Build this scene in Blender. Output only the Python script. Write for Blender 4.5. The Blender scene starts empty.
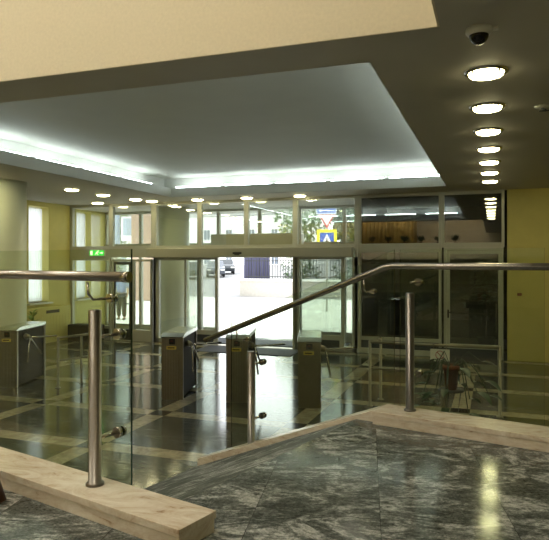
import bpy, bmesh, math, random
from mathutils import Vector, Matrix
C = bpy.context.scene.collection
PI = math.pi
random.seed(7)
# ------------------------------------------------------------------ camera, sky, exposure
cd = bpy.data.cameras.new('camera'); cam = bpy.data.objects.new('camera', cd); C.objects.link(cam)
cd.sensor_fit = 'HORIZONTAL'; cd.sensor_width = 36.0; cd.lens = 609.6/549*36.0
cd.shift_y = -8.8/549; cd.clip_start = 0.05; cd.clip_end = 500
cam.location = (0, 0, 2.1); cam.rotation_euler = (PI/2, 0, 0.3438)
bpy.context.scene.camera = cam
SC = bpy.context.scene
SC.view_settings.view_transform = 'Standard'; SC.view_settings.look = 'None'
SC.view_settings.gamma = 1; SC.view_settings.use_curve_mapping = False
SC.view_settings.exposure = 0.12
w = bpy.data.worlds.new('overcast_sky'); SC.world = w; w.use_nodes = True
w.node_tree.nodes['Background'].inputs[0].default_value = (0.93, 0.97, 1.0, 1)
w.node_tree.nodes['Background'].inputs[1].default_value = 4.2
sd = bpy.data.lights.new('sun', 'SUN'); sd.energy = 3.0; sd.angle = 0.15; sd.color = (1, .96, .88)
sun = bpy.data.objects.new('sun', sd); C.objects.link(sun)
sun.rotation_euler = (math.radians(35), math.radians(-30), 0)

# ------------------------------------------------------------------ materials
def newmat(name):
    m = bpy.data.materials.new(name); m.use_nodes = True
    nt = m.node_tree; return m, nt, nt.nodes['Principled BSDF']
def plain(name, col, rough=.5, metal=0, spec=.5, noise=0, nscale=8, bump=0):
    m, nt, b = newmat(name)
    b.inputs['Base Color'].default_value = (*col, 1); b.inputs['Roughness'].default_value = rough
    b.inputs['Metallic'].default_value = metal; b.inputs['Specular IOR Level'].default_value = spec
    if noise or bump:
        tc = nt.nodes.new('ShaderNodeTexCoord'); n = nt.nodes.new('ShaderNodeTexNoise')
        n.inputs['Scale'].default_value = nscale; n.inputs['Detail'].default_value = 5
        nt.links.new(tc.outputs['Object'], n.inputs['Vector'])
        if noise:
            r = nt.nodes.new('ShaderNodeValToRGB')
            r.color_ramp.elements[0].position = .3; r.color_ramp.elements[1].position = .7
            r.color_ramp.elements[0].color = tuple(c*(1-noise) for c in col)+(1,)
            r.color_ramp.elements[1].color = tuple(min(1, c*(1+noise)) for c in col)+(1,)
            nt.links.new(n.outputs[0], r.inputs[0]); nt.links.new(r.outputs[0], b.inputs['Base Color'])
        if bump:
            bp = nt.nodes.new('ShaderNodeBump'); bp.inputs['Strength'].default_value = bump; bp.inputs['Distance'].default_value = .01
            nt.links.new(n.outputs[0], bp.inputs['Height']); nt.links.new(bp.outputs[0], b.inputs['Normal'])
    return m
def emit(name, col, s):
    m, nt, b = newmat(name)
    b.inputs['Base Color'].default_value = (*col, 1)
    b.inputs['Emission Color'].default_value = (*col, 1); b.inputs['Emission Strength'].default_value = s
    return m
def glass(name, tint, f0=.045, rough=0.0):
    """thin clear pane: tinted see-through plus a mirror share that follows the viewing angle"""
    m = bpy.data.materials.new(name); m.use_nodes = True; nt = m.node_tree; nt.nodes.clear()
    N = nt.nodes.new; L = nt.links.new
    out = N('ShaderNodeOutputMaterial'); mix = N('ShaderNodeMixShader')
    tr = N('ShaderNodeBsdfTransparent'); tr.inputs[0].default_value = (*tint, 1)
    gl = N('ShaderNodeBsdfAnisotropic'); gl.inputs['Roughness'].default_value = rough; gl.inputs[0].default_value = (1, 1, 1, 1)
    g = N('ShaderNodeNewGeometry'); dt = N('ShaderNodeVectorMath'); dt.operation = 'DOT_PRODUCT'
    L(g.outputs['Normal'], dt.inputs[0]); L(g.outputs['Incoming'], dt.inputs[1])
    ab = N('ShaderNodeMath'); ab.operation = 'ABSOLUTE'; L(dt.outputs['Value'], ab.inputs[0])
    om = N('ShaderNodeMath'); om.operation = 'SUBTRACT'; om.inputs[0].default_value = 1; L(ab.outputs[0], om.inputs[1])
    pw = N('ShaderNodeMath'); pw.operation = 'POWER'; L(om.outputs[0], pw.inputs[0]); pw.inputs[1].default_value = 5
    ma = N('ShaderNodeMath'); ma.operation = 'MULTIPLY_ADD'; L(pw.outputs[0], ma.inputs[0]); ma.inputs[1].default_value = 1-f0; ma.inputs[2].default_value = f0
    L(ma.outputs[0], mix.inputs[0]); L(tr.outputs[0], mix.inputs[1]); L(gl.outputs[0], mix.inputs[2]); L(mix.outputs[0], out.inputs[0])
    return m
class G:
    """tiny node graph helper"""
    def __init__(s, nt): s.nt = nt
    def n(s, t, **k):
        x = s.nt.nodes.new(t)
        for a, b in k.items(): setattr(x, a, b)
        return x
    def put(s, v, sock):
        if isinstance(v, (int, float, tuple)): sock.default_value = v
        else: s.nt.links.new(v, sock)
    def math(s, op, a, b=0, c=0):
        x = s.n('ShaderNodeMath', operation=op)
        for i, v in enumerate((a, b, c)): s.put(v, x.inputs[i])
        return x.outputs[0]
    def ramp(s, f, stops):
        x = s.n('ShaderNodeValToRGB'); s.put(f, x.inputs[0]); e = x.color_ramp.elements
        e[0].position, e[0].color = stops[0][0], (*stops[0][1], 1); e[1].position, e[1].color = stops[-1][0], (*stops[-1][1], 1)
        for p, c in stops[1:-1]:
            y = e.new(p); y.color = (*c, 1)
        return x.outputs[0]
    def mix(s, f, a, b):
        x = s.n('ShaderNodeMix', data_type='RGBA'); s.put(f, x.inputs[0])
        for v, k in ((a, 6), (b, 7)):
            s.put((*v, 1) if isinstance(v, tuple) else v, x.inputs[k])
        return x.outputs[2]
    def noise(s, vec, sc, det=5, dist=0, rough=.5):
        x = s.n('ShaderNodeTexNoise'); s.put(vec, x.inputs['Vector']); x.inputs['Scale'].default_value = sc
        x.inputs['Detail'].default_value = det; x.inputs['Distortion'].default_value = dist; x.inputs['Roughness'].default_value = rough
        return x.outputs[0]
    def mapping(s, vec, rot=(0, 0, 0), sc=(1, 1, 1), loc=(0, 0, 0)):
        x = s.n('ShaderNodeMapping'); s.put(vec, x.inputs[0]); x.inputs['Rotation'].default_value = rot
        x.inputs['Scale'].default_value = sc; x.inputs['Location'].default_value = loc
        return x.outputs[0]
    def obj(s): return s.n('ShaderNodeTexCoord').outputs['Object']

def granite(name, tiles=True, rot=0.0):
    m, nt, b = newmat(name); g = G(nt); o = g.obj()
    v = g.mapping(o, rot=(0, 0, -math.radians(11)))
    if tiles:
        sp = g.n('ShaderNodeSeparateXYZ'); g.put(v, sp.inputs[0])
        xs = g.math('MULTIPLY', g.math('ADD', sp.outputs[0], -.06), 1/.62); ys = g.math('MULTIPLY', g.math('ADD', sp.outputs[1], .1), 1/.62)
        def edge(q):
            f = g.math('FLOORED_MODULO', q, 1.0); return g.math('LESS_THAN', g.math('MINIMUM', f, g.math('SUBTRACT', 1.0, f)), .0022)
        seam = g.math('MAXIMUM', edge(xs), edge(ys))
        cb = g.n('ShaderNodeCombineXYZ'); g.put(g.math('FLOOR', xs), cb.inputs[0]); g.put(g.math('FLOOR', ys), cb.inputs[1])
        wn = g.n('ShaderNodeTexWhiteNoise', noise_dimensions='3D'); g.put(cb.outputs[0], wn.inputs['Vector'])
        off = g.n('ShaderNodeVectorMath', operation='MULTIPLY_ADD'); g.put(wn.outputs['Color'], off.inputs[0]); off.inputs[1].default_value = (9, 9, 9); g.put(v, off.inputs[2])
        vv = off.outputs[0]
        rz = (0, 0, -1.40)
    else:
        vv = v; rz = (0, 0, rot)
    st = g.mapping(vv, rot=rz, sc=(1.0, 2.6 if tiles else 4.5, 1))
    def ridge(n, w): return g.math('MAXIMUM', 0.0, g.math('SUBTRACT', 1.0, g.math('MULTIPLY', g.math('ABSOLUTE', g.math('SUBTRACT', n, .5)), w)))
    v1 = ridge(g.noise(st, 1.7, 6, 2.2, .6), 8.5)
    v2 = ridge(g.noise(g.mapping(vv, rot=rz, sc=(1, 2.4, 1), loc=(3, 1, 0)), 5.5, 6, 1.6, .65), 8.0)
    blot = g.noise(vv, 3.2, 5, .8, .6)
    gate = g.math('MAXIMUM', 0.0, g.math('MINIMUM', 1.0, g.math('MULTIPLY', g.math('SUBTRACT', blot, .42), 6.0)))
    fine = g.noise(vv, 70, 4, 0, .75)
    mid = g.noise(g.mapping(vv, rot=rz, sc=(1, 1.5 if tiles else 3, 1)), 20, 5, 1.2, .7)
    f = g.math('ADD', g.math('MULTIPLY', fine, .50), g.math('MULTIPLY', mid, .40))
    f = g.math('ADD', f, g.math('MULTIPLY', g.math('MULTIPLY', v1, gate), .27)); f = g.math('ADD', f, g.math('MULTIPLY', v2, .10))
    col = g.ramp(f, [(.34, (.016, .020, .018)), (.44, (.045, .053, .048)), (.52, (.085, .095, .088)), (.61, (.15, .165, .155)), (.72, (.33, .345, .335)), (.84, (.55, .56, .55))])
    if tiles: col = g.mix(seam, col, (.015, .015, .015))
    g.put(col, b.inputs['Base Color']); b.inputs['Roughness'].default_value = .10 if tiles else .6; b.inputs['Specular IOR Level'].default_value = .20 if tiles else .06
    return m
def lobby_marble():
    m, nt, b = newmat('dark_green_marble_with_cream_bands'); g = G(nt); o = g.obj()
    sp = g.n('ShaderNodeSeparateXYZ'); g.put(o, sp.inputs[0])
    def band(q, x0, P, wd):
        f = g.math('FLOORED_MODULO', g.math('SUBTRACT', q, x0-P/2), P)
        return g.math('LESS_THAN', g.math('ABSOLUTE', g.math('SUBTRACT', f, P/2)), wd/2)
    bx = band(sp.outputs[0], -4.33, 1.95, .26); by = band(sp.outputs[1], 5.87, 1.54, .26)
    cream = g.math('MAXIMUM', bx, by); dark = g.math('MULTIPLY', bx, by)
    n1 = g.noise(g.mapping(o, sc=(.8, 5, 1)), 3.0, 7, 1.2, .65)
    base = g.ramp(n1, [(.36, (.012, .016, .012)), (.50, (.04, .047, .036)), (.60, (.11, .12, .09)), (.72, (.24, .25, .20))])
    n2 = g.noise(o, 6, 6, 1.5, .6)
    cr = g.ramp(n2, [(.35, (.26, .23, .15)), (.65, (.42, .385, .26))])
    c = g.mix(cream, base, cr); c = g.mix(dark, c, (.015, .013, .012))
    g.put(c, b.inputs['Base Color']); b.inputs['Roughness'].default_value = .12; b.inputs['Specular IOR Level'].default_value = .5
    return m
def cream_marble(name='cream_marble'):
    m, nt, b = newmat(name); g = G(nt); o = g.obj()
    v = g.mapping(o, rot=(0, 0, math.radians(14.4)), sc=(1, 2.2, 3))
    n = g.noise(v, 3.2, 7, 2.5, .62); f2 = g.noise(o, 60, 3, 0, .6)
    f = g.math('ADD', g.math('MULTIPLY', n, .85), g.math('MULTIPLY', f2, .15))
    c = g.ramp(f, [(.30, (.36, .25, .16)), (.40, (.60, .50, .38)), (.55, (.70, .63, .52)), (.72, (.80, .75, .66))])
    g.put(c, b.inputs['Base Color']); b.inputs['Roughness'].default_value = .22
    return m
M = {}
M['plaster_warm'] = plain('cream_plaster', (.76, .69, .52), .85, noise=.04, nscale=40, bump=.15)
M['plaster_yellow'] = plain('mustard_paint', (.60, .53, .17), .6, noise=.04, nscale=4)
M['plaster_ceiling'] = plain('grey_beige_ceiling_paint', (.52, .49, .42), .7, noise=.02, nscale=3)
M['white_ceiling'] = plain('white_cove_paint', (.62, .63, .58), .7, noise=.02, nscale=2)
M['column'] = plain('pale_green_column_paint', (.66, .69, .54), .45, noise=.03, nscale=3)
M['frame'] = plain('grey_green_aluminium', (.50, .50, .42), .38, .1)
M['frame_dark'] = plain('dark_frame', (.035, .04, .045), .4)
M['operator'] = plain('beige_grey_operator', (.50, .49, .39), .35, .1)
M['steel'] = plain('brushed_steel', (.34, .32, .29), .27, 1.0, noise=.05, nscale=30)
M['steel_post'] = plain('brown_toned_steel', (.20, .185, .165), .30, 1.0, noise=.05, nscale=30)
M['steel_bright'] = plain('polished_steel', (.55, .53, .49), .18, 1.0)
M['steel_dark'] = plain('bronze_tone_steel', (.30, .27, .20), .38, .8, noise=.06, nscale=30)
M['steel_top'] = plain('satin_steel_lid', (.62, .66, .62), .25, 1.0)
M['black'] = plain('black_plastic', (.012, .012, .012), .35)
M['black_side'] = plain('charcoal_sheet', (.028, .026, .022), .6, spec=.15)
M['white_plastic'] = plain('white_plastic', (.75, .74, .68), .4)
M['yellow'] = plain('yellow_sticker', (.70, .55, .12), .5)
M['red_dark'] = plain('dark_red_plastic', (.12, .015, .012), .4)
M['pane'] = glass('clear_window_glass', (.89, .915, .89), .12)
M['pane_rail'] = glass('balustrade_glass', (.90, .94, .88), .03)
M['glass_edge'] = plain('dark_green_glass_edge', (.01, .03, .02), .15)
M['glass_edge_lit'] = plain('lit_green_glass_edge', (.30, .40, .30), .15)
M['curtain'] = plain('white_curtain', (.80, .80, .84), .9)
def sheer(m):
    nt = m.node_tree; g = G(nt); tl = g.n('ShaderNodeBsdfTranslucent'); tl.inputs[0].default_value = (.85, .85, .9, 1)
    mx = g.n('ShaderNodeMixShader'); mx.inputs[0].default_value = .6
    out = [n for n in nt.nodes if n.type == 'OUTPUT_MATERIAL'][0]
    g.put(nt.nodes['Principled BSDF'].outputs[0], mx.inputs[1]); g.put(tl.outputs[0], mx.inputs[2]); g.put(mx.outputs[0], out.inputs[0])
sheer(M['curtain'])
M['curtain_gold'] = plain('gold_curtain', (.72, .54, .20), .8, noise=.2, nscale=3)
M['leaf'] = plain('leaf_green', (.035, .075, .02), .45, noise=.4, nscale=6)
M['leaf_dark'] = plain('dark_leaf_green', (.02, .045, .015), .35, noise=.3, nscale=6)
M['leaf_pale'] = plain('pale_leaf_green', (.12, .19, .06), .5, noise=.4, nscale=3)  # paler green for some of the street trees
M['leaf_lime'] = plain('lime_leaf', (.22, .35, .06), .5, noise=.3)
M['bark'] = plain('bark', (.09, .06, .04), .9, noise=.3)
M['terracotta'] = plain('terracotta', (.20, .065, .025), .6, noise=.15)
M['wood'] = plain('dark_brown_wood', (.10, .035, .012), .35, noise=.3, nscale=12)
M['granite'] = granite('grey_veined_granite_tiles', True)
M['granite_ramp'] = granite('grey_veined_granite_slab', False, .42)
M['marble'] = cream_marble()
M['lobby'] = lobby_marble()
M['tube'] = emit('cool_fluorescent', (.84, .96, .98), 22)
M['lamp'] = emit('warm_lamp_glass', (1.0, .90, .50), 26)
M['panel'] = emit('warm_fill_panel', (1.0, .91, .74), 35)
M['green_lit'] = emit('lit_green_sign', (.05, .75, .08), .9)
M['white_lit'] = emit('lit_white_mark', (.75, 1.0, .55), 1.6)
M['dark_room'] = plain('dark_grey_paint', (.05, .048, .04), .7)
M['pavement'] = plain('pale_paving', (.70, .68, .64), .8, noise=.06, nscale=2)
M['asphalt'] = plain('grey_asphalt', (.22, .22, .22), .9, noise=.1, nscale=5)
M['kerb'] = plain('concrete', (.36, .34, .30), .8, noise=.06)
M['fence_blue'] = plain('violet_blue_sheet', (.045, .045, .10), .6)
M['iron'] = plain('black_iron', (.02, .022, .02), .5)
M['building'] = plain('pale_stucco', (.78, .77, .74), .9, noise=.04)
M['brick'] = plain('pinkish_stone', (.36, .26, .20), .9, noise=.12, nscale=4)
M['window_dark'] = plain('far_window_glass', (.12, .15, .19), .1)
M['car'] = plain('dark_car_paint', (.02, .025, .03), .25)
M['car_silver'] = plain('grey_car_paint', (.10, .11, .13), .25, .4)
M['tyre'] = plain('tyre_rubber', (.01, .01, .01), .8)
M['sign_blue'] = plain('sign_blue', (.02, .09, .42), .4)
M['sign_white'] = plain('sign_white', (.80, .80, .82), .4)
M['sign_red'] = plain('sign_red', (.55, .03, .03), .4)
M['sign_yellow'] = plain('sign_fluorescent_yellow', (.80, .72, .03), .4)
M['skin'] = plain('skin', (.50, .30, .20), .55)
M['hair'] = plain('dark_hair', (.02, .014, .01), .6)
M['shirt'] = plain('pale_blue_shirt', (.16, .20, .36), .85, noise=.08)
M['trousers'] = plain('dark_grey_trousers', (.015, .017, .025), .85, noise=.1)
M['mat'] = plain('grey_entrance_mat', (.06, .065, .075), .9, noise=.1, nscale=60)
M['metal_blue'] = plain('blue_grey_box', (.35, .42, .52), .5)

# ------------------------------------------------------------------ mesh helpers
def bx(bm, x0, x1, y0, y1, z0, z1, mi=0):
    v = [bm.verts.new(p) for p in ((x0,y0,z0),(x1,y0,z0),(x1,y1,z0),(x0,y1,z0),(x0,y0,z1),(x1,y0,z1),(x1,y1,z1),(x0,y1,z1))]
    for q in ((3,2,1,0),(4,5,6,7),(0,1,5,4),(1,2,6,5),(2,3,7,6),(3,0,4,7)):
        f = bm.faces.new([v[i] for i in q]); f.material_index = mi
def prism(bm, pts, d, mi=0):
    """closed outline pts (3-D) pushed along vector d"""
    a = [bm.verts.new(p) for p in pts]; b = [bm.verts.new(Vector(p)+Vector(d)) for p in pts]
    n = len(pts); fs = [bm.faces.new(a[::-1]), bm.faces.new(b)]
    for i in range(n): fs.append(bm.faces.new((a[i], a[(i+1) % n], b[(i+1) % n], b[i])))
    for f in fs: f.material_index = mi
def tube(bm, path, r, seg=14, cap=True, mi=0, r2=None):
    path = [Vector(p) for p in path]; rings = []
    up = Vector((0, 0, 1)); n = len(path)
    for i, p in enumerate(path):
        d = (path[min(i+1, n-1)]-path[max(i-1, 0)]).normalized()
        a = d.cross(up)
        if a.length < 1e-3: a = d.cross(Vector((1, 0, 0)))
        a.normalize(); b = d.cross(a).normalized()
        rr = r if r2 is None else r+(r2-r)*i/(n-1)
        k = 1.0
        if 0 < i < n-1:
            d1 = (path[i]-path[i-1]).normalized(); d2 = (path[i+1]-path[i]).normalized(); k = 1/max(.6, math.cos(d1.angle(d2)/2))
        rings.append([bm.verts.new(p+rr*k*(math.cos(t*2*PI/seg)*a+math.sin(t*2*PI/seg)*b)) for t in range(seg)])
    for i in range(n-1):
        for t in range(seg):
            f = bm.faces.new((rings[i][t], rings[i][(t+1) % seg], rings[i+1][(t+1) % seg], rings[i+1][t])); f.smooth = True; f.material_index = mi
    if cap:
        for q in (rings[0][::-1], rings[-1]):
            f = bm.faces.new(q); f.material_index = mi
def lathe(bm, prof, c=(0, 0, 0), seg=24, mi=0):
    """profile (r, z) spun about the vertical through c"""
    rings = []
    for r, z in prof:
        rings.append([bm.verts.new((c[0]+r*math.cos(t*2*PI/seg), c[1]+r*math.sin(t*2*PI/seg), c[2]+z)) for t in range(seg)] if r > 1e-6 else [bm.verts.new((c[0], c[1], c[2]+z))])
    for a, b in zip(rings, rings[1:]):
        for t in range(seg):
            u = (t+1) % seg
            if len(a) == 1 and len(b) == 1: continue
            if len(a) == 1: vs = (a[0], b[u], b[t])
            elif len(b) == 1: vs = (a[t], a[u], b[0])
            else: vs = (a[t], a[u], b[u], b[t])
            f = bm.faces.new(vs); f.smooth = True; f.material_index = mi
def sphere(bm, c, r, seg=14, sz=1.0, mi=0):
    lathe(bm, [(r*math.sin(PI*i/8), -r*sz*math.cos(PI*i/8)) for i in range(9)], c, seg, mi)
def obj(name, bm, mats, parent=None, bevel=0, loc=None, flip=True):
    me = bpy.data.meshes.new(name)
    if flip: bmesh.ops.recalc_face_normals(bm, faces=bm.faces[:])
    bm.to_mesh(me); bm.free()
    for m in (mats if isinstance(mats, (list, tuple)) else [mats]): me.materials.append(m)
    o = bpy.data.objects.new(name, me); C.objects.link(o)
    if parent: o.parent = parent
    if loc: o.location = loc
    if bevel:
        md = o.modifiers.new('bevel', 'BEVEL'); md.width = bevel; md.segments = 2; md.limit_method = 'ANGLE'
    return o
def B(*boxes):
    bm = bmesh.new()
    for b in boxes: bx(bm, *b)
    return bm
def thing(name, label, cat, loc=(0, 0, 0), rz=0, group=None):
    o = bpy.data.objects.new(name, None); C.objects.link(o); o.empty_display_size = .1
    o.location = loc; o.rotation_euler = (0, 0, rz); o['label'] = label; o['category'] = cat
    if group: o['group'] = group
    return o
def tag(o, label, cat, group=None, kind=None):
    o['label'] = label; o['category'] = cat
    if group: o['group'] = group
    if kind: o['kind'] = kind
    return o
def struct(name, bm, m, parent=None, bevel=0, label=None):
    o = obj(name, bm, m, parent, bevel)
    if not parent: o['kind'] = 'structure'
    if label: o['label'] = label
    return o
def dup(root, loc, rz=None, label=None, group=None):
    r = root.copy(); C.objects.link(r); r.location = loc
    if rz is not None: r.rotation_euler = (0, 0, rz)
    if label: r['label'] = label
    if group: r['group'] = group
    for ch in list(root.children):
        c = ch.copy(); C.objects.link(c); c.parent = r
        for gch in list(ch.children):
            d = gch.copy(); C.objects.link(d); d.parent = c
    return r
# platform frame: s runs right along the railings, t away from the camera
A = -math.radians(14.4); CU, SU = math.cos(A), math.sin(A)
def W(s, t, z=0): return Vector((s*CU-t*SU, s*SU+t*CU, z))
def wprism(bm, st, z0, z1, mi=0): prism(bm, [W(s, t, z0) for s, t in st], (0, 0, z1-z0), mi)

XL, XR, YB, YF = -10.9, 5.0, -7.0, 13.87
ZC, ZL = 3.62, .85
VX, VY = -.323, 4.09            # corner of the double-height opening
CX0, CX1, CY0, CY1 = -7.19, -.878, 4.624, 12.79   # cove opening
# ------------------------------------------------------------------ structure: floors
struct('floor', B((XL, XR, 1.0, 15.6, -.15, 0)), M['lobby'], label='dark green marble lobby floor with cream bands')
bm = bmesh.new()
sl = (XL+2.18*SU)/CU; sr = (XR+4.6*SU)/CU
pts = [W(sr, 4.58), (XR, YB, 0), (XL, YB, 0), W(sl, 2.18), W(-2.17, 2.18), W(-2.17, 4.36), W(-2.0, 4.36), W(-2.0, 4.58)]
prism(bm, [(p[0], p[1], .0) for p in pts], (0, 0, ZL))
struct('floor_landing', bm, M['granite'], label='raised landing of dark veined granite tiles')
bm = bmesh.new()
SE = -3.83
prism(bm, [W(-2.17, 2.18, 0.001), W(-2.17, 2.18, ZL), W(SE, 2.18, .165), W(SE, 2.18, .001)], W(0, 4.38-2.18, 0))
struct('ramp', bm, M['granite_ramp'], label='sloping granite ramp down to the lobby')
# curbs
bm = bmesh.new()
for z0, z1, e in ((ZL, ZL+.062, .006), (ZL+.064, ZL+.1, 0)):
    wprism(bm, [(-9.5, 1.93+e), (-1.80-e, 1.93+e), (-1.80-e, 2.18-e), (-9.5, 2.18-e)], z0, z1)
struct('trim_1', bm, M['marble'], bevel=.003, label='cream marble curb under the left glass railing')
bm = bmesh.new()
for z0, z1, e in ((ZL, ZL+.062, .006), (ZL+.064, ZL+.1, 0)):
    wprism(bm, [(-2.0, 4.29+e), (sr-.05, 4.29+e), (sr-.05, 4.58-e), (-2.0, 4.58-e)], z0, z1)
struct('trim_2', bm, M['marble'], bevel=.003, label='cream marble curb along the far edge of the landing')
bm = bmesh.new()
prism(bm, [W(-2.0, 4.36, ZL+.1), W(SE, 4.36, .235), W(SE, 4.36, .0), W(-2.0, 4.36, .0)], W(0, .22, 0))
struct('trim_3', bm, M['marble'], bevel=.003, label='sloping cream marble curb beside the ramp')

# ------------------------------------------------------------------ walls
wins = [(12.25, 12.98), (14.1, 14.78)]
def wall_segments(y0, y1, z0, z1, zsill, ztop):
    bm = bmesh.new(); y = y0
    for a, b in wins:
        bx(bm, XL-.35, XL, y, a, z0, z1); bx(bm, XL-.35, XL, a, b, z0, zsill); bx(bm, XL-.35, XL, a, b, ztop, z1); y = b
    bx(bm, XL-.35, XL, y, y1, z0, z1); return bm
struct('wall_left', wall_segments(YB, 15.5, 0, 6.9, 1.04, 3.5), M['plaster_yellow'])
struct('wall_right', B((XR, XR+.2, YB, YF+.2, 0, 6.9)), M['plaster_yellow'])
struct('wall_back', B((XL, XR, YB-.2, YB, 0, 6.9)), M['plaster_warm'])
struct('wall_front', B((.29, XR, YF-.06, YF+.14, 0, ZC)), M['plaster_yellow'], label='mustard yellow wall right of the glazed front')
struct('wall_upper', B((XL, VX-.015, VY-.015, VY-.001, ZC+.001, 6.8), (VX-.015, VX-.001, YB, VY-.001, ZC+.001, 6.8), (XL, VX, VY, VY+.1, ZC+.21, 6.8), (VX, VX+.1, YB, VY+.1, ZC+.21, 6.8)), M['plaster_warm'], label='cream plaster face above the opening')
for i, (a, b) in enumerate(wins):
    fr = struct('window_%d' % (i+1), B((XL-.30, XL-.26, a, a+.04, 1.08, 3.46), (XL-.30, XL-.26, b-.04, b, 1.08, 3.46), (XL-.30, XL-.26, a, b, 1.04, 1.09), (XL-.30, XL-.26, a, b, 3.45, 3.5), (XL-.30, XL-.26, a+.2, a+.23, 1.08, 3.46)), M['white_plastic'])
    obj('pane', B((XL-.285, XL-.275, a+.04, b-.04, 1.09, 3.45)), M['pane'], fr)
    obj('window_sill', B((XL-.26, XL+.10, a-.06, b+.06, 1.0, 1.04)), M['white_plastic'], fr, .005)
    bm = bmesh.new(); nn = 40; vs = []
    for k in range(nn+1):
        y = a+.02+(b-a-.04)*k/nn; x = XL-.20+.022*math.sin(k*1.35)
        vs.append((bm.verts.new((x, y, 1.07)), bm.verts.new((x, y, 3.46))))
    for k in range(nn):
        f = bm.faces.new((vs[k][0], vs[k+1][0], vs[k+1][1], vs[k][1])); f.smooth = True
    cu = obj('curtain', bm, M['curtain'])
    tag(cu, ['white curtain in the tall window of the yellow left wall, lobby side', 'white curtain in the side window inside the entrance vestibule'][i], 'curtain')
# ceilings
bm = bmesh.new()
z0, z1 = ZC, ZC+.2
bx(bm, XL, CX0, VY, YF+.06, z0, z1); bx(bm, CX0, CX1, VY, CY0, z0, z1); bx(bm, CX0, CX1, CY1, YF+.06, z0, z1)
bx(bm, CX1, XR, VY, YF+.06, z0, z1); bx(bm, VX, XR, YB, VY, z0, z1)
struct('ceiling', bm, M['plaster_ceiling'])
e = .42
bm = B((CX0-e, CX1+e, CY0-.34, CY1+e, 4.12, 4.18), (CX0-e-.05, CX0-e, CY0-.34, CY1+e, z1, 4.18), (CX1+e, CX1+e+.05, CY0-.34, CY1+e, z1, 4.18),
       (CX0-e, CX1+e, CY0-.39, CY0-.34, z1, 4.18), (CX0-e, CX1+e, CY1+e, CY1+e+.05, z1, 4.18))
struct('ceiling_recess', bm, M['white_ceiling'], label='raised ceiling panel lit from its edges')
t_ = .012
bm = B((CX0, CX0+t_, CY0, CY1, z0+.002, z1+.01), (CX1-t_, CX1, CY0, CY1, z0+.002, z1+.01), (CX0, CX1, CY0, CY0+t_, z0+.002, z1+.01), (CX0, CX1, CY1-t_, CY1, z0+.002, z1+.01))
struct('trim_4', bm, M['white_ceiling'], label='pale lip around the raised ceiling')
struct('ceiling_upper', B((XL, VX+.12, YB, VY+.12, 6.8, 6.9)), M['plaster_warm'])
struct('ceiling_vestibule', B((XL, -3.0, YF+.06, 15.6, 3.55, 3.75)), M['plaster_ceiling'])
# dark room behind the right-hand panes
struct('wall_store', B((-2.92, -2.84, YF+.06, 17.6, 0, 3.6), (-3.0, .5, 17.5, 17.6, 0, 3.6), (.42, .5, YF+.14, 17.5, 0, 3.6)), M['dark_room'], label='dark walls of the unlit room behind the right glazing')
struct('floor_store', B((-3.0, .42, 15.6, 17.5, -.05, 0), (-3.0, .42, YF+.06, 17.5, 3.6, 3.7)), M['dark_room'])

# ------------------------------------------------------------------ glazed front
ED = [-10.9, -9.58, -8.28, -6.96, -5.69, -4.43, -2.92, -1.06, .235]
HW = [.09, .06, .075, .06, .055, .06, .075, .06, .06]
ZT0, ZT1 = 2.40, 2.50
def ring(x0, x1, z0, z1, wl, wr, wb, wt, y=YF, d=.055):
    return B((x0, x0+wl, y-d, y+d, z0, z1), (x1-wr, x1, y-d, y+d, z0, z1), (x0+wl, x1-wr, y-d, y+d, z0, z0+wb), (x0+wl, x1-wr, y-d, y+d, z1-wt, z1))
wn = 3
def pane(x0, x1, z0, z1, parent, y=YF):
    return obj('pane', B((x0, x1, y-.005, y+.005, z0, z1)), M['pane'], parent)
for i in range(8):
    x0, x1 = ED[i], ED[i+1]
    fr = struct('window_%d' % wn, ring(x0, x1, ZT0, ZC, HW[i], HW[i+1], .1, .07), M['frame'], bevel=.004); wn += 1
    pane(x0+HW[i], x1-HW[i+1], ZT1, ZC-.07, fr)
# lower fixed bays
for i in (0, 2, 5, 6):
    x0, x1 = ED[i], ED[i+1]
    zt = 2.40 if i >= 5 else 2.2
    fr = struct('window_%d' % wn, ring(x0, x1, 0, zt, HW[i], HW[i+1], .12, .10 if i >= 5 else .08), M['frame'], bevel=.004); wn += 1
    if i in (0, 6):
        pane(x0+HW[i], x1-HW[i+1], .38, zt-.08, fr)
        obj('transom_rail', B((x0+HW[i], x1-HW[i+1], YF-.045, YF+.045, .30, .38)), M['frame'], fr)
        obj('kick_panel', B((x0+HW[i], x1-HW[i+1], YF-.02, YF+.02, .12, .30)), M['frame_dark'], fr)
    else: pane(x0+HW[i], x1-HW[i+1], .12, zt-.08, fr)
# hinged door on the left (between bay jambs) and on the right
def hinged(name, x0, x1, zt, handle_side, dark, label):
    fr = struct(name, ring(x0, x1, 0, zt, .055, .03, .02, .06), M['frame'], bevel=.004, label=label)
    a, b = x0+.058, x1-.033; m = M['frame_dark'] if dark else M['frame']
    wl_ = .02 if dark else .07
    lf = obj('door_leaf', ring(a, b, .02, zt-.065, wl_, .07, .28, .08, d=.028), m, fr, .004)
    obj('pane', B((a+wl_, b-.07, YF-.005, YF+.005, .30, zt-.145)), M['pane'], fr)
    hx = a+.035 if handle_side < 0 else b-.035
    bm = bmesh.new(); tube(bm, [(hx, YF-.03, .98), (hx, YF-.075, .98), (hx-handle_side*.13, YF-.075, .98)], .010, 8)
    bx(bm, hx-.018, hx+.018, YF-.036, YF-.028, .86, 1.04)
    obj('door_handle', bm, M['black'], fr)
    return fr
hinged('door_1', ED[1]+.03, -8.93, 2.15, 1, True, 'dark framed glass door left of the column')
fr = struct('window_%d' % wn, ring(-8.93, ED[2]-.05, 0, 2.15, .05, .05, .30, .06), M['frame'], bevel=.004); wn += 1
pane(-8.88, ED[2]-.10, .30, 2.09, fr)
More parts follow.
